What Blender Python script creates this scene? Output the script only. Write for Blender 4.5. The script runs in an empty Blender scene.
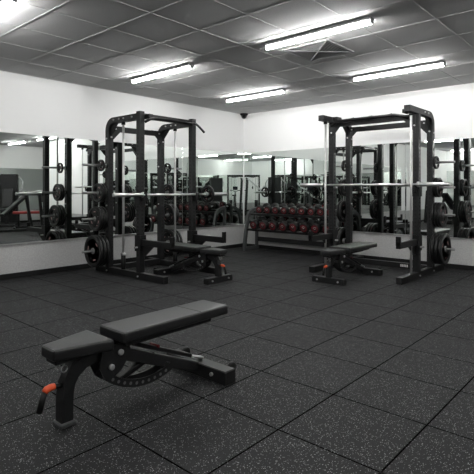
import bpy, bmesh, math, random
from mathutils import Vector, Matrix
random.seed(7)
S = bpy.context.scene
COL = S.collection
PI = math.pi
# ------------------------------------------------------------------ room numbers (metres)
RW, RL, RH = 10.0, 12.0, 2.578          # along x, along -y, height
MT, MB = 1.82, 0.437                    # mirror top and bottom

# ------------------------------------------------------------------ materials
def mat(name, col, rough=.5, metal=0., spec=.5, emit=None, strength=0., coat=0., nodes=None):
    m = bpy.data.materials.new(name); m.use_nodes = True
    nt = m.node_tree; b = nt.nodes['Principled BSDF']
    b.inputs['Base Color'].default_value = (*col, 1)
    b.inputs['Roughness'].default_value = rough
    b.inputs['Metallic'].default_value = metal
    b.inputs['Specular IOR Level'].default_value = spec
    b.inputs['Coat Weight'].default_value = coat
    if emit:
        b.inputs['Emission Color'].default_value = (*emit, 1)
        b.inputs['Emission Strength'].default_value = strength
    if nodes: nodes(nt, b)
    return m

def noise_bump(scale, dist, strength=.3, detail=3):
    def f(nt, b):
        tc = nt.nodes.new('ShaderNodeTexCoord')
        n = nt.nodes.new('ShaderNodeTexNoise'); n.inputs['Scale'].default_value = scale; n.inputs['Detail'].default_value = detail
        bp = nt.nodes.new('ShaderNodeBump'); bp.inputs['Strength'].default_value = strength; bp.inputs['Distance'].default_value = dist
        nt.links.new(tc.outputs['Object'], n.inputs['Vector'])
        nt.links.new(n.outputs['Fac'], bp.inputs['Height']); nt.links.new(bp.outputs['Normal'], b.inputs['Normal'])
    return f

def noise_tone(scale, c0, c1, bump=0.0, bscale=None):
    def f(nt, b):
        tc = nt.nodes.new('ShaderNodeTexCoord')
        n = nt.nodes.new('ShaderNodeTexNoise'); n.inputs['Scale'].default_value = scale; n.inputs['Detail'].default_value = 4
        r = nt.nodes.new('ShaderNodeValToRGB')
        r.color_ramp.elements[0].position = .3; r.color_ramp.elements[1].position = .7
        r.color_ramp.elements[0].color = (*c0, 1); r.color_ramp.elements[1].color = (*c1, 1)
        nt.links.new(tc.outputs['Object'], n.inputs['Vector']); nt.links.new(n.outputs['Fac'], r.inputs['Fac'])
        nt.links.new(r.outputs['Color'], b.inputs['Base Color'])
        if bump:
            n2 = nt.nodes.new('ShaderNodeTexNoise'); n2.inputs['Scale'].default_value = bscale or scale
            nt.links.new(tc.outputs['Object'], n2.inputs['Vector'])
            bp = nt.nodes.new('ShaderNodeBump'); bp.inputs['Strength'].default_value = .5; bp.inputs['Distance'].default_value = bump
            nt.links.new(n2.outputs['Fac'], bp.inputs['Height']); nt.links.new(bp.outputs['Normal'], b.inputs['Normal'])
    return f

def floor_nodes(nt, b):
    N, L = nt.nodes, nt.links
    tc = N.new('ShaderNodeTexCoord'); sep = N.new('ShaderNodeSeparateXYZ'); L.new(tc.outputs['Object'], sep.inputs[0])
    def math_(op, a, c=None, d=None):
        n = N.new('ShaderNodeMath'); n.operation = op
        for k, v in enumerate((a, c, d)):
            if v is None: continue
            if isinstance(v, (int, float)): n.inputs[k].default_value = v
            else: L.new(v, n.inputs[k])
        return n.outputs[0]
    def joint(out, off):          # distance to the nearest tile joint
        return math_('ABSOLUTE', math_('SUBTRACT', math_('MULTIPLY', math_('FRACT', math_('ADD', math_('DIVIDE', math_('SUBTRACT', out, off), .5), .5)), .5), .25))
    jx = joint(sep.outputs['X'], .22865); jy = joint(sep.outputs['Y'], .26225)
    dmin = math_('MINIMUM', jx, jy)
    line = N.new('ShaderNodeMapRange'); line.inputs['From Min'].default_value = .0028; line.inputs['From Max'].default_value = .006
    line.inputs['To Min'].default_value = 0; line.inputs['To Max'].default_value = 1; L.new(dmin, line.inputs['Value'])
    # rubber crumb
    nz = N.new('ShaderNodeTexNoise'); nz.inputs['Scale'].default_value = 210; nz.inputs['Detail'].default_value = 3; L.new(tc.outputs['Object'], nz.inputs['Vector'])
    big = N.new('ShaderNodeTexNoise'); big.inputs['Scale'].default_value = 1.7; big.inputs['Detail'].default_value = 3; L.new(tc.outputs['Object'], big.inputs['Vector'])
    r = N.new('ShaderNodeValToRGB'); r.color_ramp.elements[0].position = .35; r.color_ramp.elements[1].position = .75
    r.color_ramp.elements[0].color = (.003, .003, .0033, 1); r.color_ramp.elements[1].color = (.015, .0153, .016, 1); L.new(nz.outputs['Fac'], r.inputs['Fac'])
    # pale flecks
    vo = N.new('ShaderNodeTexVoronoi'); vo.inputs['Scale'].default_value = 190; L.new(tc.outputs['Object'], vo.inputs['Vector'])
    sc = N.new('ShaderNodeSeparateColor'); L.new(vo.outputs['Color'], sc.inputs[0])
    pick = math_('GREATER_THAN', sc.outputs[0], .60)
    near = math_('LESS_THAN', vo.outputs['Distance'], math_('MULTIPLY', sc.outputs[1], .46))
    fl = math_('MULTIPLY', math_('MULTIPLY', pick, near), .85)
    mx = N.new('ShaderNodeMix'); mx.data_type = 'RGBA'; L.new(fl, mx.inputs['Factor']); L.new(r.outputs['Color'], mx.inputs[6]); mx.inputs[7].default_value = (.24, .245, .25, 1)
    mw = N.new('ShaderNodeMapRange'); mw.inputs['From Min'].default_value = .3; mw.inputs['From Max'].default_value = .7; mw.inputs['To Min'].default_value = .85; mw.inputs['To Max'].default_value = 1.15
    L.new(big.outputs['Fac'], mw.inputs['Value'])
    m2 = N.new('ShaderNodeMix'); m2.data_type = 'RGBA'; m2.blend_type = 'MULTIPLY'; m2.inputs['Factor'].default_value = 1
    cmb = N.new('ShaderNodeCombineXYZ')
    tot = math_('MULTIPLY', mw.outputs[0], math_('MAXIMUM', line.outputs[0], .16))
    for k in range(3): L.new(tot, cmb.inputs[k])
    L.new(mx.outputs[2], m2.inputs[6]); L.new(cmb.outputs[0], m2.inputs[7]); L.new(m2.outputs[2], b.inputs['Base Color'])
    L.new(math_('MULTIPLY', line.outputs[0], .2), b.inputs['Specular IOR Level'])
    h = math_('ADD', math_('MULTIPLY', line.outputs[0], 3.0), math_('MULTIPLY', nz.outputs['Fac'], .5))
    bp = N.new('ShaderNodeBump'); bp.inputs['Strength'].default_value = .45; bp.inputs['Distance'].default_value = .0012
    L.new(h, bp.inputs['Height']); L.new(bp.outputs['Normal'], b.inputs['Normal'])

M = {}
M['floor'] = mat('rubber_floor', (.03, .03, .03), .7, spec=.16, nodes=floor_nodes)
M['wall'] = mat('wall_paint', (.78, .78, .775), .8, spec=.2, nodes=noise_bump(160, .002, .35))
M['ceiling'] = mat('ceiling_board', (.36, .36, .36), .9, spec=.1, nodes=noise_tone(90, (.43, .43, .43), (.49, .49, .49), .001, 240))
M['tbar'] = mat('ceiling_bar_paint', (.40, .40, .40), .5, spec=.3)
M['skirt'] = mat('dark_rubber_skirting', (.008, .008, .0083), .6, spec=.2)
M['lower_wall'] = mat('grey_textured_lower_wall', (.40, .40, .395), .85, spec=.15, nodes=noise_tone(60, (.36, .36, .355), (.44, .44, .435), .003, 130))  # darker grey for the wall below the mirrors
M['trim'] = mat('mirror_trim_aluminium', (.5, .5, .5), .4, metal=.8)
M['mirror'] = mat('mirror_glass', (.78, .82, .795), .0, metal=1.)
M['black'] = mat('black_powder_coat', (.0085, .0086, .0090), .42, spec=.24, nodes=noise_bump(420, .0004, .4))
M['black2'] = mat('black_satin_steel', (.0045, .0045, .0048), .40, spec=.22)
M['hole'] = mat('dark_hole', (.002, .002, .002), .9)
M['holelight'] = mat('worn_hole_rim', (.12, .12, .12), .5, metal=.6)
M['vinyl'] = mat('black_vinyl', (.0075, .0077, .0082), .40, spec=.36, nodes=noise_bump(260, .0006, .35))
M['rubber'] = mat('black_rubber', (.006, .006, .006), .5, spec=.25)
M['plate'] = mat('black_plate_rubber', (.006, .006, .0062), .38, spec=.3)
M['chrome'] = mat('brushed_chrome', (.62, .62, .62), .28, metal=1.)
M['steel'] = mat('pale_steel', (.24, .24, .24), .38, metal=.85)
M['rod'] = mat('guide_rod_steel', (.42, .42, .41), .42, metal=.55)
M['bolt'] = mat('zinc_bolt', (.45, .45, .45), .4, metal=.8)
M['grey'] = mat('grey_painted_steel', (.045, .047, .048), .45, metal=.1, spec=.3)
M['silver'] = mat('silver_painted_steel', (.42, .43, .43), .4, metal=.5)
M['red'] = mat('red_urethane', (.075, .005, .008), .5, spec=.2)
M['redpad'] = mat('red_vinyl', (.24, .018, .015), .5)
M['orange'] = mat('orange_grip', (.60, .075, .018), .45)
M['white'] = mat('grey_fixture', (.14, .14, .14), .6)
M['pale'] = mat('pale_print', (.50, .49, .48), .6)
M['pink'] = mat('faded_red_print', (.34, .20, .20), .6)
M['tube'] = mat('fluorescent_tube', (.9, .9, .9), .4, emit=(1, 1, .985), strength=44)
M['lens'] = mat('dark_dome', (.01, .01, .01), .08, spec=.8)
M['vent'] = mat('vent_grey', (.20, .20, .20), .6)
M['ventdark'] = mat('vent_dark', (.01, .01, .01), .8)
M['screen'] = mat('dark_screen', (.012, .014, .018), .15)

# ------------------------------------------------------------------ mesh builder
def frame(d, up=Vector((0, 0, 1))):
    d = Vector(d).normalized(); up = Vector(up)
    if abs(d.dot(up)) > .98: up = Vector((1, 0, 0)) if abs(d.x) < .9 else Vector((0, 1, 0))
    s = d.cross(up).normalized(); u = s.cross(d).normalized()
    return d, s, u

class MB:
    def __init__(self): self.bm = bmesh.new(); self.mi = 0
    def _merge(self, tmp, mtx=None):
        if mtx is not None: bmesh.ops.transform(tmp, matrix=mtx, verts=tmp.verts)
        mp = {}
        for v in tmp.verts: mp[v] = self.bm.verts.new(v.co)
        for f in tmp.faces:
            try:
                g = self.bm.faces.new([mp[v] for v in f.verts]); g.smooth = f.smooth; g.material_index = self.mi
            except ValueError: pass
        tmp.free(); return self
    def m(self, i): self.mi = i; return self
    def box(self, c, size, bev=0.0, rot=None, seg=1):
        t = bmesh.new(); bmesh.ops.create_cube(t, size=1.0)
        bmesh.ops.scale(t, vec=Vector(size), verts=t.verts)
        if bev: bmesh.ops.bevel(t, geom=t.edges[:], offset=bev, segments=seg, profile=.6, affect='EDGES', clamp_overlap=True)
        mt = Matrix.Translation(Vector(c))
        if rot is not None: mt = mt @ rot
        return self._merge(t, mt)
    def beam(self, p0, p1, w, h, up=(0, 0, 1), bev=.004):
        p0, p1 = Vector(p0), Vector(p1); d, s, u = frame(p1-p0, up)
        R = Matrix((s, d, u)).transposed().to_4x4()
        return self.box((p0+p1)/2, (w, (p1-p0).length, h), bev, R)
    def cyl(self, p0, p1, r, seg=16, r2=None, smooth=True, bev=0):
        p0, p1 = Vector(p0), Vector(p1); d, s, u = frame(p1-p0)
        r2 = r if r2 is None else r2
        prof = [(0, 0), (r, 0), (r2, (p1-p0).length), (0, (p1-p0).length)]
        if bev: L = (p1-p0).length; prof = [(0, 0), (r-bev, 0), (r, bev), (r2, L-bev), (r2-bev, L), (0, L)]
        return self.lathe(prof, p0, d, seg, smooth)
    def lathe(self, prof, o, d, seg=24, smooth=True):
        t = bmesh.new(); o = Vector(o); d, s, u = frame(d); rings = []
        for r, z in prof:
            if r <= 1e-6: rings.append([t.verts.new(o+d*z)])
            else: rings.append([t.verts.new(o+d*z+(s*math.cos(2*PI*k/seg)+u*math.sin(2*PI*k/seg))*r) for k in range(seg)])
        for a, b in zip(rings, rings[1:]):
            for k in range(seg):
                k2 = (k+1) % seg
                if len(a) == 1 and len(b) == 1: continue
                if len(a) == 1: vs = [a[0], b[k], b[k2]]
                elif len(b) == 1: vs = [a[k], b[0], a[k2]]
                else: vs = [a[k], b[k], b[k2], a[k2]]
                try: f = t.faces.new(vs); f.smooth = smooth and not (len(a) == 1 or len(b) == 1)
                except ValueError: pass
        return self._merge(t)
    def tube(self, pts, r, seg=10):
        return self.sweep(pts, [(math.cos(2*PI*k/seg)*r, math.sin(2*PI*k/seg)*r) for k in range(seg)], smooth=True)
    def rtube(self, pts, w, h, side=None):
        return self.sweep(pts, [(-w/2, -h/2), (w/2, -h/2), (w/2, h/2), (-w/2, h/2)], side=side)
    def sweep(self, pts, sec, side=None, smooth=False):
        """section coordinates: first along 'side', second perpendicular to it"""
        t = bmesh.new(); pts = [Vector(p) for p in pts]; n = len(pts); rings = []; last = None
        for i, p in enumerate(pts):
            if i == 0: d = pts[1]-p
            elif i == n-1: d = p-pts[i-1]
            else: d = (p-pts[i-1]).normalized()+(pts[i+1]-p).normalized()
            d.normalize()
            if side is not None: s = Vector(side); s = (s-d*s.dot(d)).normalized()
            elif last is None: s = frame(d)[1]
            else: s = (last-d*last.dot(d)).normalized()
            last = s; u = s.cross(d)
            k = 1.0
            if 0 < i < n-1: k = 1/max(.5, math.cos(((p-pts[i-1]).angle(pts[i+1]-p))/2))
            rings.append([t.verts.new(p+s*a+u*b*(k if not smooth else 1)) for a, b in sec])
        m = len(sec)
        for a, b in zip(rings, rings[1:]):
            for j in range(m):
                f = t.faces.new([a[j], b[j], b[(j+1) % m], a[(j+1) % m]]); f.smooth = smooth
        t.faces.new(rings[0]); t.faces.new(rings[-1][::-1])
        bmesh.ops.recalc_face_normals(t, faces=t.faces)
        return self._merge(t)
    def prism(self, poly, o, e1, e2, th, bev=0, seg=2):
        """polygon in the plane (e1, e2) through o, thickened by th centred on the plane"""
        t = bmesh.new(); o, e1, e2 = Vector(o), Vector(e1), Vector(e2); n = e1.cross(e2).normalized()
        a = [t.verts.new(o+e1*x+e2*y-n*th/2) for x, y in poly]; b = [t.verts.new(o+e1*x+e2*y+n*th/2) for x, y in poly]
        t.faces.new(a[::-1]); t.faces.new(b); k = len(poly)
        for i in range(k): t.faces.new([a[i], a[(i+1) % k], b[(i+1) % k], b[i]])
        bmesh.ops.recalc_face_normals(t, faces=t.faces)
        if bev: bmesh.ops.bevel(t, geom=t.edges[:], offset=bev, segments=seg, profile=.6, affect='EDGES', clamp_overlap=True)
        return self._merge(t)
    def build(self, name, mats, parent=None, loc=None, smooth=None):
        me = bpy.data.meshes.new(name); self.bm.to_mesh(me); self.bm.free()
        if not isinstance(mats, (list, tuple)): mats = [mats]
        for k in mats: me.materials.append(M[k])
        if smooth:
            for p in me.polygons: p.use_smooth = True
        o = bpy.data.objects.new(name, me); COL.objects.link(o)
        if parent: o.parent = parent
        if loc: o.location = loc
        return o

def tag(o, label=None, cat=None, group=None, kind=None):
    if label: o['label'] = label
    if cat: o['category'] = cat
    if group: o['group'] = group
    if kind: o['kind'] = kind
    return o
def thing(name, loc, rz=0, label=None, cat=None, group=None):
    o = bpy.data.objects.new(name, None); o.empty_display_size = .1; COL.objects.link(o)
    o.location = loc; o.rotation_euler = (0, 0, rz)
    return tag(o, label, cat, group)
def copy_tree(o, parent=None):
    c = o.copy(); COL.objects.link(c)
    if parent is not None: c.parent = parent
    for ch in list(o.children): copy_tree(ch, c)
    return c
def dup(o, loc, rot=None, label=None, scale=None, group=None):
    c = copy_tree(o); c.location = loc
    if rot is not None: c.rotation_euler = rot
    if scale is not None: c.scale = scale if isinstance(scale, (tuple, list)) else (scale,)*3
    if label: c['label'] = label
    if group: c['group'] = group
    return c

# ------------------------------------------------------------------ the room
def struct(name, mb, m, parent=None):
    o = mb.build(name, m, parent); o['kind'] = 'structure'; return o
struct('floor', MB().box((RW/2, (3-RL)/2, -.05), (RW+.4, RL+3.4, .1)), 'floor')
ceil = struct('ceiling', MB().box((RW/2, (3-RL)/2, RH+.05), (RW+.4, RL+3.4, .1)), 'ceiling')
struct('wall_left', MB().box((-.1, -RL/2, RH/2), (.2, RL+.4, RH)), 'wall')
WX = 8.0                                 # the wall behind the right-hand rack stops here; a recess lies beyond
struct('wall_back', MB().box((WX/2, .1, RH/2), (WX, .2, RH)), 'wall')
struct('wall_recess_left', MB().box((WX-.1, 1.6, RH/2), (.2, 2.8, RH)), 'wall')
struct('wall_recess_back', MB().box(((WX+RW)/2, 3.1, RH/2), (RW-WX, .2, RH)), 'wall')
struct('wall_right', MB().box((RW+.1, (3-RL)/2, RH/2), (.2, RL+3.4, RH)), 'wall')
struct('wall_front', MB().box((RW/2, -RL-.1, RH/2), (RW, .2, RH)), 'wall')
g = MB()
k = 0
x = .032
while x < RW: g.box((x, (3-RL)/2, RH-.002), (.009, RL+3, .0035)); x += .574
y = .018+.571*5
while y > -RL: g.box((RW/2, y, RH-.002), (RW, .009, .003)); y -= .571
g = struct('ceiling_grid', g, 'tbar', ceil)
def lower_wall(name, c, size):  # thin grey sheet over the lower part of a wall
    o = struct(name, MB().box(c, size), 'lower_wall')
lower_wall('trim_6', (.002, -RL/2, .215), (.004, RL, .425)); lower_wall('trim_7', (WX/2, -.002, .215), (WX-.01, .004, .425))
lower_wall('trim_8', (RW-.002, (3-RL)/2, .215), (.004, RL+3, .425)); lower_wall('trim_9', (RW/2, -RL+.002, .215), (RW-.01, .004, .425))
struct('baseboard_left', MB().box((.006, -RL/2, .0325), (.012, RL, .065)), 'skirt')
struct('baseboard_back', MB().box((WX/2, -.006, .0325), (WX, .012, .065)), 'skirt')
struct('baseboard_right', MB().box((RW-.006, (3-RL)/2, .0325), (.012, RL+3, .065)), 'skirt')
struct('baseboard_front', MB().box((RW/2, -RL+.006, .0325), (RW, .012, .065)), 'skirt')
struct('trim_1', MB().box((.014, -4.02, .437-.008), (.028, 8.04, .012), .002), 'trim')
struct('trim_2', MB().box((2.42, -.014, .437-.008), (4.80, .028, .012), .002), 'trim')
struct('trim_3', MB().box((RW-.012, -4, .437-.008), (.014, 14, .012), .002), 'trim')
struct('trim_4', MB().box((RW/2, -RL+.012, .437-.007), (RW-.03, .014, .014), .002), 'trim')
struct('trim_5', MB().box((.016, -.016, 1.13), (.012, .012, 1.38), .002), 'trim')

ORD = ['first', 'second', 'third', 'fourth', 'fifth', 'sixth', 'seventh', 'eighth', 'ninth', 'tenth', 'eleventh', 'twelfth']
MIRB, MIRT = .437, 1.82
def mirror_row(side, n, width, start=0.0, tilt=None):
    """a row of mirror glass panels; each panel hangs a fraction of a degree out of true"""
    w = width
    for i in range(n):
        mid = start+(i+.5)*w
        zc, zh = (MIRB+MIRT)/2, MIRT-MIRB
        td = tilt[i] if tilt else 0.0
        off = .007+abs(math.tan(math.radians(td)))*w/2
        if side in ('left', 'right'): mb = MB().box((0, 0, 0), (.008, w-.0024, zh), .0015)
        else: mb = MB().box((0, 0, 0), (w-.0024, .008, zh), .0015)
        loc, word = {'left': ((off, -mid, zc), 'long left wall'), 'back': ((mid, -off, zc), 'wall behind the dumbbell rack'),
                     'right': ((RW-off, -mid, zc), 'far wall opposite the left wall'), 'front': ((mid, -RL+off, zc), 'wall behind the photographer')}[side]
        o = mb.build('wall_mirror', 'mirror', loc=loc); o.rotation_euler = (0, 0, math.radians(td))
        tag(o, '%s mirror panel from the room corner on the %s' % (ORD[i], word), 'mirror', 'mirror panels on the %s' % word)
mirror_row('left', 5, 1.608, tilt=[.3, .3, .15, 0, 0])
mirror_row('back', 3, 1.608, tilt=[0, .5, 0])
mirror_row('right', 8, 1.608, start=-1.6)
mirror_row('front', 5, 1.608)

# ------------------------------------------------------------------ ceiling fixtures
def make_light():
    L = 1.14
    t = thing('strip_light', (0, 0, 0), 0, 'strip', 'ceiling light', 'fluorescent strip lights on the ceiling')
    MB().box((0, 0, -.012), (L, .084, .024), .004).build('housing', 'white', t)
    MB().cyl((-L/2+.012, 0, -.042), (L/2-.012, 0, -.042), .0165, 14).build('tube', 'tube', t)
    for s in (-1, 1): MB().box((s*(L/2-.004), 0, -.036), (.022, .036, .036), .004).build('end_cap', 'white', t)
    return t
base_light = make_light()
lights = [(1.437, -1.42, 'fluorescent strip light nearest the far corner, above the dumbbell rack'),
          (3.67, -1.42, 'fluorescent strip light on the ceiling in front of the right-hand squat rack'),
          (1.437, -3.25, 'fluorescent strip light on the ceiling above the left-hand squat rack'),
          (3.67, -3.25, 'longest brightest fluorescent strip light, beside the ceiling vent'),
          (1.87, -5.46, 'fluorescent strip light cut off by the top left edge of the picture'),
          (8.62, -.6, 'fluorescent strip light reflected at the left edge of the left wall mirror'),
          (6.72, -.6, 'fluorescent strip light reflected above the mirrored rack on the left')]
for xx, yy, w_ in ((5.9, -3.25, 'out of the picture, third along the row above the left-hand rack'), (8.13, -3.25, 'out of the picture, fourth along the row above the left-hand rack'),
                   (4.1, -5.46, 'out of the picture, above the foreground bench'), (6.4, -5.46, 'out of the picture, in front of the photographer'), (8.6, -5.46, 'out of the picture, near the black cable machine'),
                   (1.437, -7.3, 'out of the picture, by the left wall beyond the foreground bench'), (3.67, -7.3, 'out of the picture, between the foreground bench and the exercise bikes'),
                   (5.9, -7.3, 'out of the picture, above the photographer'), (8.13, -7.3, 'reflected above the upright chest press machine'),
                   (6.9, -9.1, 'reflected above the leg press just right of the corner'), (9.25, -10.15, 'reflected above the cable crossover'), (7.35, -11.25, 'reflected above the training frame by the back wall'),
                   (.95, -11.3, 'reflected above the far incline bench')):
    lights.append((xx, yy, 'strip light '+w_))  # the ones out of the picture are added to light the room
for q, (xx, yy, lab) in enumerate(lights):
    loc = (xx, yy, RH-.006)
    if q == 0: base_light.location = loc; base_light['label'] = lab
    else: dup(base_light, loc, label=lab)

# square vent with angled louvres
v = thing('ceiling_vent', (3.38, -2.72, RH), 0, 'square grey louvred air vent set in the ceiling beside a strip light', 'vent')
W = .545
MB().box((0, 0, -.004), (W-.02, W-.02, .004)).build('backing', 'ventdark', v)
fr = MB()
for s in (-1, 1):
    fr.box((s*(W/2-.012), 0, -.009), (.024, W, .016), .003); fr.box((0, s*(W/2-.012), -.009), (W-.04, .024, .014), .003)
fr.beam((-W/2+.02, -W/2+.02, -.013), (W/2-.02, W/2-.02, -.013), .012, .012); fr.beam((-W/2+.02, W/2-.02, -.013), (W/2-.02, -W/2+.02, -.013), .012, .012)
fr.build('frame', 'vent', v)
for q in range(4):
    sl = MB(); a = q*PI/2
    for i in range(8):
        r = .045+i*.0265
        c = Vector((math.cos(a)*r, math.sin(a)*r, -.011)); t_ = Vector((-math.sin(a), math.cos(a), 0))
        R = Matrix.Rotation(a, 4, 'Z') @ Matrix.Rotation(math.radians(14), 4, 'Y')
        sl.box(c, (.025, 2*r-.008, .002), 0, R)
    sl.build('slats', 'vent', v)
c = thing('security_camera', (.07, -.07, RH), 0, 'small black dome security camera at the ceiling in the far corner', 'security camera')
MB().lathe([(0, 0), (.075, 0), (.075, .02), (.06, .035), (0, .035)], (0, 0, 0), (0, 0, -1), 24).build('mount', 'black', c)
MB().lathe([(.055, .03), (.053, .055), (.042, .08), (.022, .096), (0, .1)], (0, 0, 0), (0, 0, -1), 24).build('dome', 'lens', c)

# ------------------------------------------------------------------ weight plates
def make_plate():
    """unit plate: radius 1, thickness 1, axis +z, three grip slots through the web"""
    t = bmesh.new(); SEG = 48
    radii = [.14, .2, .42, .52, .68, .78]
    rings = [[t.verts.new((math.cos(2*PI*k/SEG)*r, math.sin(2*PI*k/SEG)*r, 0)) for k in range(SEG)] for r in radii]
    for i, (a, b) in enumerate(zip(rings, rings[1:])):
        for k in range(SEG):
            if i in (2, 3) and (k % 16) in (2, 3, 4, 5, 6, 7): continue
            t.faces.new([a[k], b[k], b[(k+1) % SEG], a[(k+1) % SEG]])
    bmesh.ops.solidify(t, geom=t.faces[:], thickness=.45)
    bmesh.ops.translate(t, vec=(0, 0, .22), verts=t.verts)
    mb = MB(); mb._merge(t)
    mb.lathe([(.78, -.5), (.95, -.5), (1, -.38), (1, .38), (.95, .5), (.82, .5), (.78, .38), (.78, -.5)], (0, 0, 0), (0, 0, 1), 48)
    return mb
proto_plate = None
def plate(loc, axis, r, th, label, group, bolt=False):
    """axis: unit vector the plate faces"""
    global proto_plate
    q = Vector((0, 0, 1)).rotation_difference(Vector(axis)) @ Matrix.Rotation(random.uniform(0, 2), 3, 'Z').to_quaternion()
    rot = q.to_euler()
    if proto_plate is None:
        p = thing('weight_plate', loc, 0, label, 'weight plate', group)
        make_plate().build('disc', 'plate', p)
        MB().lathe([(.115, -.3), (.2, -.3), (.2, .34), (.17, .4), (.115, .4), (.115, -.3)], (0, 0, 0), (0, 0, 1), 24).build('hub', 'steel', p)
        for k in range(3):
            R = Matrix.Rotation(2*PI*(k*16+12)/48, 4, 'Z')
            MB().box(R @ Vector((.58, 0, .24)), (.07, .26, .06), .01, R).build('maker_mark', 'pink', p)
        p.rotation_euler = rot; p.scale = (r, r, th); proto_plate = p
    else:
        p = dup(proto_plate, loc, rot, label, (r, r, th), group)
    return p

# ------------------------------------------------------------------ power racks
PW = .076
def holes(mb, x, y, z0, z1, face, step=.05):
    """rows of adjustment holes on a face of an upright: face is the outward unit normal"""
    n = Vector(face); z = z0
    while z < z1:
        p = Vector((x, y, z))+n*(PW/2)
        mb.cyl(p-n*.004, p+n*.0012, .014, 10, smooth=False); z += step

BOLT = {}
def bolts(parent, pts, n, r=.0105):
    """one object per bolt, sharing one mesh per direction and size"""
    n = Vector(n); key = (tuple(n), r)
    for p in pts:
        if key not in BOLT:
            o = MB().cyl(-n*.003, n*.012, r, 10, smooth=False).build('bolt', 'bolt', parent); BOLT[key] = o.data
        else:
            o = bpy.data.objects.new('bolt', BOLT[key]); COL.objects.link(o); o.parent = parent
        o.location = p

def arc_top(xr, xf, ztop, r, y, n=7):
    """path of the bent rear upright + top side beam (in the x,z plane)"""
    pts = [(xr, y, .08), (xr, y, 1.0), (xr, y, ztop-r)]
    for i in range(1, n): a = PI/2*i/n; pts.append((xr+r-r*math.cos(a), y, ztop-r+r*math.sin(a)))
    pts += [(xr+r, y, ztop), (xf, y, ztop)]
    return pts

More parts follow.
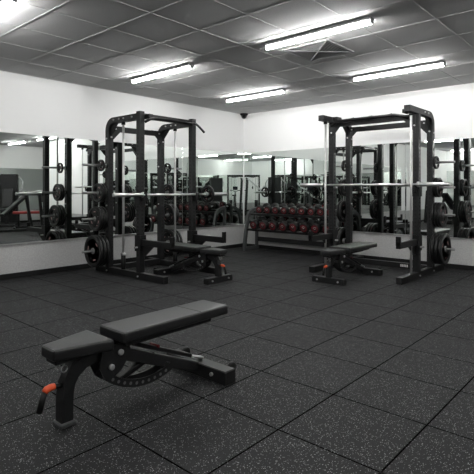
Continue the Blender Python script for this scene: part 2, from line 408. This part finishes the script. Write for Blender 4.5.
def make_rack(loc, rz, label, xf, half, ztop, rods_x, rod_z0, base_x, beam_end, arm_len, arm_z, post_over, horn_z, horn_len, sleeve, pull, cross_word):
    t = thing('power_rack', loc, rz, label, 'squat rack', 'squat racks')
    for s in (-1, 1):
        y = s*half
        b = MB().box(((base_x[0]+base_x[1])/2, y, .04), (base_x[1]-base_x[0], PW, .08), .004)
        f = b.build('base_foot', 'black', t)
        for k in (-1, 1): bolts(f, [(0, y+k*PW/2, .035), (xf, y+k*PW/2, .035)], (0, k, 0))
        # rear upright bent into the top beam
        u = MB().rtube(arc_top(0, beam_end, ztop-PW/2, .13, y), PW, PW, side=(0, 1, 0)); u.m(1)
        holes(u, 0, y, .45, ztop-.35, (1, 0, 0)); holes(u, 0, y, .45, ztop-.35, (0, s, 0), .1)
        o = u.build('rear_upright', ['black', 'hole'], t)
        # front upright
        zt = ztop+post_over if post_over else ztop-PW
        u = MB().box((xf, y, (zt+.08)/2), (PW, PW, zt-.08), .004); u.m(1)
        holes(u, xf, y, .3, zt-.3, (1, 0, 0)); holes(u, xf, y, .3, zt-.3, (0, -1, 0)); holes(u, xf, y, .3, zt-.3, (0, 1, 0)); holes(u, xf, y, .3, zt-.3, (-1, 0, 0))
        o = u.build('front_upright', ['black', 'hole'], t)
        bx = [.16, .28, .38, .56] if post_over else [.2, .32]
        for k in (-1, 1): bolts(o, [(q, y+k*PW/2, ztop-.035) for q in bx if q < beam_end-.05]+[(0, y+k*PW/2, ztop-.27), (0, y+k*PW/2, .9), (0, y+k*PW/2, 1.45)], (0, k, 0))
        # guide rod
        z0 = .08
        if sleeve:
            MB().cyl((rods_x, y, .08), (rods_x, y, .26), .03, 16, bev=.004).build('rod_buffer', 'rubber', t)
            z0 = .26
            MB().cyl((rods_x, y, .26), (rods_x, y, .285), .034, 16, bev=.004).build('rod_collar', 'chrome', t)
            z0 = .285
        MB().cyl((rods_x, y, z0), (rods_x, y, ztop-PW), .0145, 14).build('guide_rod', 'rod', t)
        MB().cyl((rods_x, y, ztop-PW-.035), (rods_x, y, ztop-PW), .026, 14).build('rod_clamp', 'black2', t)
        # spotter arm
        a = MB()
        z = arm_z
        a.box((xf+PW/2+arm_len/2, y, z), (arm_len, .055, .075), .004)
        a.box((xf+PW/2+arm_len-.014, y, z+.05), (.028, .06, .11), .004)
        a.box((xf, y-PW/2-.005, z-.01), (.11, .008, .2), .002); a.box((xf, y+PW/2+.005, z-.01), (.11, .008, .2), .002)
        a.box((xf+PW/2+.006, y, z-.01), (.01, .08, .2), .002)
        a.prism([(.02, -.03), (.02, -.16), (.07, -.16), (.24, -.03)], (xf+PW/2, y, z), (1, 0, 0), (0, 0, 1), .016)
        arm = a.build('spotter_arm', 'black2', t)
        MB().cyl((xf-.0, y-.09, z-.06), (xf, y+.09, z-.06), .012, 10).build('locking_pin', 'steel', arm)
        # J-hook
        jh = MB(); jz = 1.02 if sleeve else 1.135
        jh.box((xf, y+s*(PW/2+.006), jz-.03), (.1, .01, .16), .002)
        jh.box((xf+PW/2+.006, y, jz-.03), (.01, .085, .16), .002)
        jh.box((xf+PW/2+.035, y, jz-.03), (.06, .058, .055), .004)
        jh.box((xf+PW/2+.064, y, jz+.01), (.012, .05, .09), .003)
        jh.build('bar_hook', 'black2', t)
        # storage horns on the rear upright, pointing outwards
        for z in horn_z:
            h = MB().cyl((0, y+s*PW/2, z), (0, y+s*(PW/2+.012), z), .04, 16)
            hn = h.build('storage_horn', 'black2', t)
            MB().cyl((0, y+s*(PW/2+.012), z), (0, y+s*(PW/2+horn_len), z), .0155, 14, bev=.003).build('sleeve', 'steel', hn)
        # gussets of the rear crossbeam and of the side beam
        gq = MB()
        gq.prism([(0, 0), (-.22*s*1, 0), (0, -.22)], (PW/2+.003, y-s*PW/2*0, ztop-PW-.02), (0, 1, 0), (0, 0, 1), .006)
        gq.prism([(0, 0), (.17, 0), (0, -.17)], (PW/2, y, ztop-PW), (1, 0, 0), (0, 0, 1), .01)
        gg = gq.build('gusset_plate', 'black', t)
        bolts(gg, [(PW/2+.006, y-s*.07, ztop-.135), (PW/2+.006, y, ztop-.25)], (1, 0, 0))
        if not post_over:
            gq = MB(); gq.prism([(0, 0), (-.19*s, 0), (0, -.22)], (xf+PW/2+.003, y, ztop-PW-.02), (0, 1, 0), (0, 0, 1), .006)
            gg = gq.build('gusset_plate', 'black', t)
            bolts(gg, [(xf+PW/2+.006, y-s*.012, ztop-.22)], (1, 0, 0))
    MB().box((0, 0, ztop-PW-.055), (.06, 2*half-PW, .07), .004).build('rear_crossbeam', 'black', t)
    lb = MB().box((0, 0, .04+.02), (.06, 2*half-PW, .075), .004).build('rear_floor_beam', 'black', t)
    fb = MB().box((xf-.0, 0, ztop-.03 if post_over else ztop-PW-.03), (.05, 2*half-PW, .065), .004).build('front_crossbeam', 'black', t)
    # pull-up bar
    p = MB(); p.tube(pull, .0165 if post_over else .021, 12)
    for yy in (-.28, 0, .28): p.tube([(xf, half*yy*1.6, ztop-.04), (pull[2][0], half*yy*1.6, pull[2][2])], .014, 8)
    p.box((xf+.05, -half*.82, ztop-.035), (.13, .07, .05), .006); p.box((xf+.05, half*.82, ztop-.035), (.13, .07, .05), .006)
    p.build('pull_up_bar', 'black2', t)
    return t, lb

Z1 = 2.062
rack1, _ = make_rack((.55, -2.955, 0), 0, 'tall black squat rack along the left wall with a bench pushed into it', .68, .44, Z1, .32, .285, (-.28, 1.17), .66, .58, .455, .025,
    (.31, .73, 1.07, 1.43), .365, True, [(.77, -.44, 1.945), (.80, -.38, 1.985), (.82, -.28, 2.0), (.82, -.08, 2.0), (.82, .12, 2.0), (.82, .38, 2.0), (.80, .46, 1.97), (.77, .58, 1.91)], '')
Z2 = 2.135
rack2, lb2 = make_rack((3.185, -.57, 0), -PI/2, 'tall black squat rack facing the camera against the right-hand mirror wall', .49, .602, Z2, .675, .08, (-.42, 1.04), .80, .54, .455, 0,
    (.335, .78, 1.14, 1.47), .27, False, [(.60, -.56, 2.0), (.62, -.46, 2.04), (.63, -.33, 2.055), (.63, -.05, 2.055), (.63, .1, 2.055), (.63, .36, 2.055), (.62, .48, 2.03), (.60, .55, 2.0)], '')
# pale maker's lettering (too small to read) on the low rear beam
lt = MB()
xx = .21
for w_ in (.020, .018, .020, .018, .020, .0, .022, .016): 
    if w_: lt.box((.0315, xx, .062), (.002, w_*.8, .034 if w_ > .017 else .026), .001)
    xx += .022
lt.build('lettering', 'pale', lb2)
# small row of pale marks on the left top beam of the right-hand rack
lt = MB(); xx = .60
for w_ in (.022, .018, .024, .016, .022): lt.box((xx, -.602-PW/2-.001, Z2-.038), (w_*.6, .002, .03), .0005); xx += .032
lt.build('lettering', 'grey', rack2)

def stack(rackname, base, direction, z, x0, radii, th, grp, horn_word):
    """plates threaded on one storage horn, from the upright outwards"""
    d = Vector(direction); pos = x0
    for i, r in enumerate(radii):
        p = Vector(base)+d*(pos+th[i]/2); p.z = z
        where = 'outermost' if i == len(radii)-1 and i > 0 else ('only' if len(radii) == 1 else ('innermost' if i == 0 else 'middle'))
        if len(radii) == 4 and i in (1, 2): where = 'second' if i == 1 else 'third'
        plate(p, d, r, th[i], '%s black weight plate on the %s of the %s' % (where, horn_word, rackname), grp)
        pos += th[i]+.004
hz1 = [(.31, 'lowest'), (.73, 'second lowest'), (1.07, 'second highest'), (1.43, 'highest')]
y0 = .44+PW/2+.075
for (z, w_) in hz1:
    for s, sw in ((-1, 'left'), (1, 'right')):
        rr, th = {'lowest': ([.205]*3, [.046]*3), 'second lowest': ([.158]*3, [.036]*3), 'second highest': ([.125]*2, [.034]*2), 'highest': ([.078], [.03])}[w_]
        stack('left-hand rack', (.55, -2.955, 0), (0, s, 0), z, y0, rr, th, 'weight plates stored on the left-hand rack', '%s %s storage horn' % (w_, sw))
hz2 = [(.335, 'lowest'), (.78, 'second lowest'), (1.14, 'second highest'), (1.47, 'highest')]
y0 = .602+PW/2+.014
for (z, w_) in hz2:
    for s, sw in ((-1, 'left'), (1, 'right')):
        rr, th = {'lowest': ([.205]*3, [.05, .046, .046]), 'second lowest': ([.165]*3, [.036]*3), 'second highest': ([.13]*2, [.034]*2), 'highest': ([.086], [.036])}[w_]
        if s == -1 and w_ != 'lowest': rr, th = rr[:2], th[:2]
        stack('right-hand rack', (3.185, -.57, 0), (s, 0, 0), z, y0, rr, th, 'weight plates stored on the right-hand rack', '%s %s storage horn' % (w_, sw))

# ------------------------------------------------------------------ barbells
def barbell(loc, rz, total, shaft, label, group=None):
    t = thing('barbell', loc, rz, label, 'barbell', group or 'barbells')
    MB().cyl((0, -shaft/2, 0), (0, shaft/2, 0), .0142, 16).build('shaft', 'chrome', t)
    for s in (-1, 1):
        MB().cyl((0, s*shaft/2, 0), (0, s*(shaft/2+.028), 0), .034, 20, bev=.003).build('collar', 'chrome', t)
        MB().cyl((0, s*(shaft/2+.028), 0), (0, s*total/2, 0), .0245, 20, bev=.003).build('sleeve', 'chrome', t)
    return t
B1Y = -2.87
barbell((1.305, B1Y, 1.046), 0, 1.94, 1.06, 'steel barbell resting on the hooks of the left-hand rack with one plate on it')
plate((1.305, B1Y+.53+.028+.02, 1.046), (0, 1, 0), .125, .036, 'black weight plate loaded on the right end of the barbell in the left-hand rack', 'weight plates on barbells')
barbell((3.165, -1.16, 1.176), PI/2, 2.11, 1.33, 'bare steel barbell resting on the hooks of the right-hand rack')

# ------------------------------------------------------------------ adjustable benches
def slab(poly, z0, z1, bev=.018):
    return MB().prism(poly, (0, 0, (z0+z1)/2), (1, 0, 0), (0, 1, 0), z1-z0, bev, 3)
def make_bench(wide_foot, label, loc, rz, pw=.112):
    t = thing('adjustable_bench', loc, rz, label, 'weight bench', 'adjustable weight benches')
    # back pad and its carrier
    pad = slab([(-pw, .25), (pw, .25), (pw, 1.012), (-pw, 1.012)], .349, .405, .016).build('back_pad', 'vinyl', t)
    MB().box((0, .785, .4052), (2*pw-.014, .004, .002)).build('seam', 'black2', pad)
    c_ = MB(); c_.box((0, .585, .338), (.17, .61, .026), .004); c_.box((0, .56, .318), (.07, .52, .03), .004)
    c_.build('back_pad_carrier', 'black', t)
    # tapered seat
    slab([(-.062, -.088), (.062, -.088), (.125, .19), (-.125, .19)], .337, .392, .016).build('seat', 'vinyl', t)
    s_ = MB(); s_.box((0, .03, .326), (.09, .2, .024), .004); s_.beam((0, .05, .315), (0, .22, .29), .05, .05)
    s_.build('seat_carrier', 'black', t)
    ring = [(0.0+.019*math.cos(a), -.035, .292+.019*math.sin(a)) for a in [2*PI*i/14 for i in range(15)]]
    MB().tube(ring, .0032, 6).build('seat_adjuster', 'steel', t)
    ring = [(0.028, -.02+.016*math.cos(a), .284+.016*math.sin(a)) for a in [2*PI*i/14 for i in range(15)]]
    MB().tube(ring, .003, 6).build('seat_adjuster', 'steel', t)
    # curved front post
    fx, fy = (0, 0) if wide_foot else (-.022, .01)
    pts = [(fx, fy, .012), (fx, fy, .09), (fx*.9, fy+.001, .15), (fx*.6, fy+.006, .2), (fx*.2, .038, .248), (0, .085, .285), (0, .15, .302), (0, .24, .302)]
    MB().rtube(pts, .058, .058, side=(1, 0, 0)).build('front_post', 'black', t)
    MB().prism([(-.026, .13), (-.008, .24), (.03, .315), (.13, .318), (.08, .27), (.03, .2)], (0, 0, 0), (0, 1, 0), (0, 0, 1), .05).build('post_web', 'black', t)
    if wide_foot:
        f = MB().box((0, 0, .035), (.42, .07, .07), .005).build('cross_foot', 'black', t)
        bolts(f, [(-.14, -.035, .035), (.14, -.035, .035)], (0, -1, 0))
        for s in (-1, 1): MB().box((s*.2, 0, .03), (.03, .076, .06), .005).build('rubber_cap', 'rubber', f)
    else:
        MB().box((fx, fy, .011), (.082, .082, .022), .005).build('foot_plate', 'grey', t)
    # lifting handle: stub, orange elbow, hanging grip
    h = MB().tube([(0, -.015, .200), (0, -.058, .205)], .012, 10).build('handle_stub', 'black2', t)
    MB().tube([(0, -.052, .205), (0, -.072, .2065), (0, -.088, .203), (0, -.098, .192)], .0155, 12).build('handle_elbow', 'orange', h)
    MB().tube([(0, -.097, .194), (0, -.110, .158), (0, -.124, .108)], .0145, 10).build('handle_grip', 'rubber', h)
    # pivot hub plates
    for s in (-1, 1):
        hub = MB().prism([(.17, .325), (.22, .335), (.33, .335), (.335, .27), (.28, .2), (.235, .175), (.185, .175), (.155, .24)], (s*.045, 0, 0), (0, 1, 0), (0, 0, 1), .008).build('pivot_plate', 'black', t)
        for (y, z) in ((.273, .292), (.219, .231)): MB().cyl((s*.047, y, z), (s*.062, y, z), .015, 16, bev=.003).build('pivot_bolt', 'bolt', hub)
    MB().cyl((-.05, .219, .231), (.05, .219, .231), .012, 10).build('pivot_pin', 'steel', hub)
    # main beam down to the transport foot
    MB().beam((0, .24, .295), (0, .86, .042), .06, .06).build('main_beam', 'black', t)
    L_ = MB().beam((.0, .38, .30), (.0, .80, .125), .028, .022); L_.beam((.0, .38, .30), (0, .38, .32), .02, .02)
    L_.build('support_link', 'black2', t)
    MB().beam((0, .80, .122), (0, .895, .088), .032, .014).build('link_bracket', 'chrome', t)
    MB().cyl((-.05, .543, .247), (.02, .543, .247), .008, 10).build('selector_pin', 'red', t)
    # perforated adjustment arc
    cy, cz, R0, R1 = .46, .493, .381, .421
    n = 22; a0, a1 = math.radians(228), math.radians(293)
    out = [(cy+R1*math.cos(a0+(a1-a0)*i/n), cz+R1*math.sin(a0+(a1-a0)*i/n)) for i in range(n+1)]
    inn = [(cy+R0*math.cos(a0+(a1-a0)*i/n), cz+R0*math.sin(a0+(a1-a0)*i/n)) for i in range(n+1)]
    for s in (-1, 1):
        a_ = MB(); a_.prism(out+inn[::-1], (s*.035, 0, 0), (0, 1, 0), (0, 0, 1), .008)
        a_.m(1)
        for i in range(10):
            a = math.radians(236)+math.radians(51)*i/9; rr = (R0+R1)/2
            y, z = cy+rr*math.cos(a), cz+rr*math.sin(a)
            a_.cyl((s*.038, y, z), (s*.0398, y, z), .0085, 12, smooth=False)
        a_.build('adjustment_arc', ['black', 'holelight'], t)
    MB().beam((0, .52, .21), (0, .29, .135), .04, .028).build('arc_strut', 'black2', t)
    MB().beam((0, .60, .15), (0, .585, .11), .07, .03).build('arc_bracket', 'black2', t)
    # rear cross foot with wheels
    f = MB().box((0, .872, .04), (.51, .088, .08), .005).build('rear_cross_foot', 'black', t)
    bolts(f, [(.15, .828, .045), (-.15, .828, .045)], (0, -1, 0))
    for s in (-1, 1):
        MB().cyl((s*.2-.014, .945, .065), (s*.2+.014, .945, .065), .03, 20, bev=.005).build('transport_wheel', 'rubber', t)
        MB().beam((s*.2-.02, .91, .06), (s*.2-.02, .95, .065), .01, .03).build('wheel_bracket', 'black', t)
        MB().box((s*.248, .872, .039), (.016, .092, .078), .004).build('rubber_cap', 'rubber', f)
    return t
make_bench(False, 'large black adjustable bench alone in the foreground, orange handle at its left end', (3.965, -5.88, 0), 0)
b2 = make_bench(True, 'black adjustable bench standing in front of the right-hand rack', (3.13, -2.08, 0), 0, .14)
dup(b2, (2.10, -2.90, 0), (0, 0, PI/2), 'black adjustable bench pushed halfway into the left-hand rack')

# ------------------------------------------------------------------ dumbbell rack and dumbbells
def make_db_rack(loc, rz, L, label):
    t = thing('dumbbell_rack', loc, rz, label, 'dumbbell rack', 'dumbbell racks')
    for x in (0, L):
        e = MB(); pts = [(x, -.45, .03), (x, -.40, .35), (x, -.345, .60), (x, -.32, .66), (x, -.28, .70), (x, -.20, .735), (x, -.08, .76)]
        e.rtube(pts, .05, .055, side=(1, 0, 0))
        e.rtube([(x, -.09, .03), (x, -.09, .75)], .05, .04, side=(1, 0, 0))
        e.box((x, -.26, .03), (.055, .43, .06), .004)
        e.build('end_frame', 'grey', t)
    for z, y, nm in ((.40, -.30, 'lower_shelf'), (.675, -.20, 'upper_shelf')):
        s = MB(); R = Matrix.Rotation(math.radians(12), 4, 'X')
        for dy in (-.085, .085): s.box(Vector((L/2, y, z))+R @ Vector((0, dy, 0)), (L-.05, .05, .035), .004, R)
        s.build(nm, 'black', t)
    MB().box((L/2+.06, -.18, .205), (L-.1, .05, .08), .004).build('low_rail', 'black', t)
    return t
DBX = .42
make_db_rack((DBX, -.02, 0), 0, 1.86, 'grey-framed two-tier dumbbell rack standing under the right-hand mirrors')
def make_db(r, col='red'):
    t = thing('dumbbell', (0, 0, 0), 0, 'd', 'dumbbell', 'g')
    for s in (-1, 1):
        h = MB().lathe([(.3*r, 0), (.8*r, 0), (r, .014), (r, .085), (.88*r, .1), (.0, .1)], (0, s*.065, 0), (0, s, 0), 20).build('head', 'rubber', t)
        MB().lathe([(.44*r, .0995), (.74*r, .0995), (.74*r, .1035), (.44*r, .1035), (.44*r, .0995)], (0, s*.065, 0), (0, s, 0), 20).build('ring', col, h)
        q = MB(); a0 = .5
        arcp = [(.34*r*math.cos(a), s*.1665, .34*r*math.sin(a)) for a in [a0+i*.35 for i in range(8)]]
        q.tube(arcp, .0042, 5); q.box((0, s*.1655, 0), (.03, .003, .010))
        q.build('mark', 'pink', h)
    MB().lathe([(.014, 0), (.017, .04), (.017, .09), (.014, .13)], (0, -.065, 0), (0, 1, 0), 14).build('grip', 'chrome', t)
    return t
db = make_db(.086); used = False
def place_db(loc, sc, tilt, label, group):
    global used
    r = (math.radians(tilt), 0, 0)
    if not used: db.location = loc; db.rotation_euler = r; db.scale = (sc,)*3; db['label'] = label; db['group'] = group; used = True
    else: dup(db, loc, r, label, sc, group)
for i in range(8):
    x = .655+i*.214
    place_db((x, -.34, .510), 1.0, 12, '%s red-ringed dumbbell from the left on the lower shelf of the rack' % ORD[i], 'dumbbells on the lower shelf')
for i in range(9):
    x = .68+i*.183
    place_db((x, -.235, .772), .84, 12, '%s small red-ringed dumbbell from the left on the upper shelf of the rack' % ORD[i], 'dumbbells on the upper shelf')

# ------------------------------------------------------------------ equipment beyond the frame, met in the mirrors
def frame_tubes(mb, segs, w=.06):
    for a, b in segs: mb.beam(a, b, w, w)
    return mb
def cable_station(loc, rz, label):
    t = thing('cable_machine', loc, rz, label, 'cable machine')
    fm = MB()
    for s in (-1, 1):
        fm.box((s*.62, 0, .9), (.08, .08, 1.8), .006); fm.box((s*.62, 0, .03), (.1, .8, .06), .006)
    fm.box((0, 0, 1.78), (1.32, .1, .1), .006); fm.build('frame', 'black', t)
    for s in (-1, 1):
        wk = MB()
        for i in range(11): wk.box((s*.48, 0, .12+i*.045), (.16, .13, .04), .003)
        wk.build('weight_stack', 'black2', t)
        MB().cyl((s*.44, 0, .06), (s*.44, 0, 1.74), .01, 8).build('guide_rod', 'steel', t); MB().cyl((s*.52, 0, .06), (s*.52, 0, 1.74), .01, 8).build('guide_rod', 'steel', t)
        MB().box((s*.3, .1, 1.2), (.06, .06, .12), .006).build('pulley_carriage', 'black2', t)
        MB().tube([(s*.3, .1, 1.2), (s*.28, .14, 1.73)], .004, 6).build('cable', 'black2', t)
    MB().tube([(-.55, .1, 1.76), (-.35, .18, 1.70), (0, .2, 1.74), (.35, .18, 1.70), (.55, .1, 1.76)], .018, 8).build('pull_up_bar', 'black2', t)
    return t
def leg_press(loc, rz, label):
    t = thing('leg_press', loc, rz, label, 'leg press')
    for s in (-1, 1):
        MB().beam((s*.3, -.9, .2), (s*.3, .75, 1.62), .05, .05).build('rail', 'silver', t)
        fm = MB(); fm.beam((s*.34, -.95, .03), (s*.34, .85, .03), .07, .06); fm.beam((s*.34, .8, .03), (s*.34, .72, 1.6), .06, .06); fm.beam((s*.34, -.85, .03), (s*.34, -.85, .25), .06, .06); fm.build('side_frame', 'black', t)
    MB().beam((-.34, .75, 1.6), (.34, .75, 1.6), .05, .05).build('top_bar', 'black', t)
    MB().box((0, .1, 1.1), (.62, .06, .42), .01, Matrix.Rotation(math.radians(40), 4, 'X')).build('foot_plate', 'silver', t)
    for s in (-1, 1):
        MB().cyl((s*.3, .28, 1.2), (s*.62, .28, 1.2), .024, 12).build('loading_horn', 'chrome', t)
    MB().box((0, -.85, .62), (.42, .1, .62), .03, Matrix.Rotation(math.radians(32), 4, 'X'), 2).build('back_pad', 'vinyl', t)
    MB().box((0, -.62, .33), (.42, .4, .09), .03, None, 2).build('seat', 'vinyl', t)
    return t
def simple_frame(loc, rz, label, name='training_frame', H=1.78, w=.5, d=.5):
    t = thing(name, loc, rz, label, 'training frame')
    for sx in (-1, 1):
        for sy in (-1, 1): MB().box((sx*w, sy*d, H/2), (.075, .075, H), .005).build('upright', 'black', t)
        MB().box((sx*w, 0, H-.04), (.07, 2*d, .08), .005).build('top_beam', 'black', t)
        MB().box((sx*w, 0, .03), (.07, 2*d+.3, .06), .005).build('base_foot', 'black', t)
    for sy in (-1, 1): MB().box((0, sy*d, H-.04), (2*w-.07, .06, .07), .005).build('crossbeam', 'black', t)
    return t
def bike(loc, rz, label):
    t = thing('exercise_bike', loc, rz, label, 'exercise bike')
    fm = MB(); fm.box((0, -.5, .03), (.5, .06, .06), .006); fm.box((0, .5, .03), (.5, .06, .06), .006)
    frame_tubes(fm, [((0, -.5, .05), (0, .5, .05)), ((0, -.35, .05), (0, -.3, .8)), ((0, .35, .05), (0, .28, 1.0)), ((0, -.3, .5), (0, .3, .45))], .055); fm.build('frame', 'grey', t)
    MB().cyl((-.03, .35, .3), (.03, .35, .3), .23, 32, bev=.01).build('flywheel', 'black2', t)
    MB().box((0, -.3, .84), (.2, .26, .07), .03, None, 2).build('saddle', 'vinyl', t)
    MB().tube([(-.22, .1, 1.06), (-.2, .3, 1.08), (0, .3, 1.02), (.2, .3, 1.08), (.22, .1, 1.06)], .016, 8).build('handlebar', 'rubber', t)
    MB().box((0, .34, 1.17), (.22, .05, .16), .01).build('display', 'screen', t)
    for s in (-1, 1): MB().beam((s*.06, .02, .36), (s*.1, .02+s*.14, .36-.0), .025, .025).build('pedal', 'black2', t)
    return t
def incline_press(loc, rz, label, pad='vinyl'):
    t = thing('press_bench', loc, rz, label, 'press bench')
    R = Matrix.Rotation(math.radians(42), 4, 'X')
    MB().box((0, .18, .72), (.28, .78, .07), .02, R, 2).build('back_pad', pad, t)
    MB().box((0, -.28, .46), (.3, .3, .07), .02, None, 2).build('seat', pad, t)
    fm = MB(); frame_tubes(fm, [((0, -.6, .04), (0, .75, .04)), ((0, -.3, .05), (0, -.28, .42)), ((0, -.1, .42), (0, .45, .92)), ((0, .45, .9), (0, .62, .05)), ((-.3, -.6, .035), (.3, -.6, .035)), ((-.55, .72, .035), (.55, .72, .035))], .06)
    for s in (-1, 1): fm.beam((s*.52, .72, .03), (s*.52, .62, 1.08), .07, .06); fm.box((s*.52, .57, 1.02), (.05, .09, .03), .004)
    fm.build('frame', 'black', t)
    return t
def low_bench(loc, rz, label):
    t = thing('flat_bench', loc, rz, label, 'weight bench')
    MB().box((0, 0, .46), (.28, 1.1, .07), .02, None, 2).build('pad', 'redpad', t)
    fm = MB(); frame_tubes(fm, [((0, -.5, .05), (0, .5, .05)), ((0, -.4, .05), (0, -.4, .42)), ((0, .4, .05), (0, .4, .42)), ((-.25, -.5, .03), (.25, -.5, .03)), ((-.25, .5, .03), (.25, .5, .03))], .055); fm.build('frame', 'black', t)
    return t
incline_press((6.55, -1.75, 0), math.radians(8), 'black incline press bench under a barbell, reflected at the left edge')
barbell((6.47, -1.18, 1.065), PI/2+math.radians(8), 1.9, 1.2, 'steel barbell on the incline press bench, reflected at the left edge', 'barbells')
low_bench((7.25, -.72, 0), .46, 'red-padded flat bench reflected in the left wall mirror')
cable_station((9.15, -10.6, 0), math.radians(37), 'black cable crossover machine reflected near the room corner')
leg_press((6.8, -9.05, 0), math.radians(-52.8), 'leg press with silver rails reflected just right of the corner')
leg_press((5.2, -10.1, 0), math.radians(-52.8), 'leg press with silver rails reflected above the dumbbell rack')
simple_frame((6.95, -10.75, 0), .2, 'black four-post training frame behind the leg presses', w=.4, d=.4)
simple_frame((3.9, -11.2, 0), .0, 'black four-post training frame nearest the wall behind the photographer', w=.35, d=.45, H=1.7)
bike((4.35, -8.75, 0), .9, 'dark grey exercise bike standing beside the four-post frame')
bike((2.9, -10.7, 0), .5, 'dark grey exercise bike second from the photographer side wall')
bike((2.0, -10.7, 0), .6, 'dark grey exercise bike nearest the left wall mirrors')
bike((8.35, -9.25, 0), .8, 'dark grey exercise bike between the leg press and the cable crossover')
bike((8.95, -8.75, 0), .8, 'dark grey exercise bike nearest the far wall beside the crossover')
bike((5.9, -11.2, 0), .2, 'dark grey exercise bike between the two training frames')
incline_press((.95, -9.6, 0), .3, 'black incline bench at the far end of the left wall')
incline_press((8.7, -4.6, 0), PI/2, 'black incline bench beside the far wall')
cable_station((9.45, -6.6, 0), PI/2, 'black cable machine against the far wall')
bike((8.9, -2.2, 0), 1.3, 'dark grey exercise bike reflected behind the incline press bench')
def press_machine(loc, rz, label):
    t = thing('press_machine', loc, rz, label, 'weight machine')
    fm = MB(); fm.box((0, .5, .8), (.5, .28, 1.6), .02); fm.box((0, 0, .04), (.6, 1.3, .07), .01); fm.build('tower', 'black', t)
    MB().box((0, .1, .85), (.3, .09, .6), .03, Matrix.Rotation(math.radians(-8), 4, 'X'), 2).build('back_pad', 'vinyl', t)
    MB().box((0, -.15, .5), (.34, .38, .08), .03, None, 2).build('seat', 'vinyl', t)
    MB().box((0, -.1, .26), (.1, .1, .42), .005).build('seat_post', 'black', t)
    for s in (-1, 1):
        MB().tube([(s*.3, .45, 1.5), (s*.42, .2, 1.35), (s*.42, -.2, 1.0), (s*.3, -.28, 1.0)], .022, 8).build('press_arm', 'silver', t)
    return t
press_machine((5.55, -8.3, 0), math.radians(30), 'black chest press machine nearest behind the photographer')
press_machine((8.25, -7.7, 0), math.radians(60), 'black chest press machine between the cable machine and the leg press')
press_machine((3.15, -9.05, 0), math.radians(20), 'black chest press machine beside the exercise bikes')
press_machine((8.95, -.75, 0), math.radians(-60), 'black chest press machine standing at the mouth of the recess')

# ------------------------------------------------------------------ world, camera, view
w = bpy.data.worlds.new('world'); S.world = w; w.use_nodes = True
w.node_tree.nodes['Background'].inputs[0].default_value = (.05, .05, .05, 1); w.node_tree.nodes['Background'].inputs[1].default_value = .3
cd = bpy.data.cameras.new('camera'); cam = bpy.data.objects.new('camera', cd); COL.objects.link(cam); S.camera = cam
cam.location = (6.0388, -7.0018, 1.1124); cam.rotation_euler = (PI/2, 0, math.radians(41.58))
cd.sensor_width = 36; cd.sensor_fit = 'HORIZONTAL'; cd.lens = 472.63/474*36
cd.shift_y = -(237-189.5)/474; cd.clip_start = .05; cd.clip_end = 100
S.view_settings.view_transform = 'Standard'; S.view_settings.look = 'None'; S.view_settings.gamma = 1; S.view_settings.use_curve_mapping = False
S.view_settings.exposure = 1.5
try:
    S.cycles.max_bounces = 14; S.cycles.glossy_bounces = 8; S.cycles.diffuse_bounces = 5
    S.cycles.caustics_reflective = True
except Exception: pass
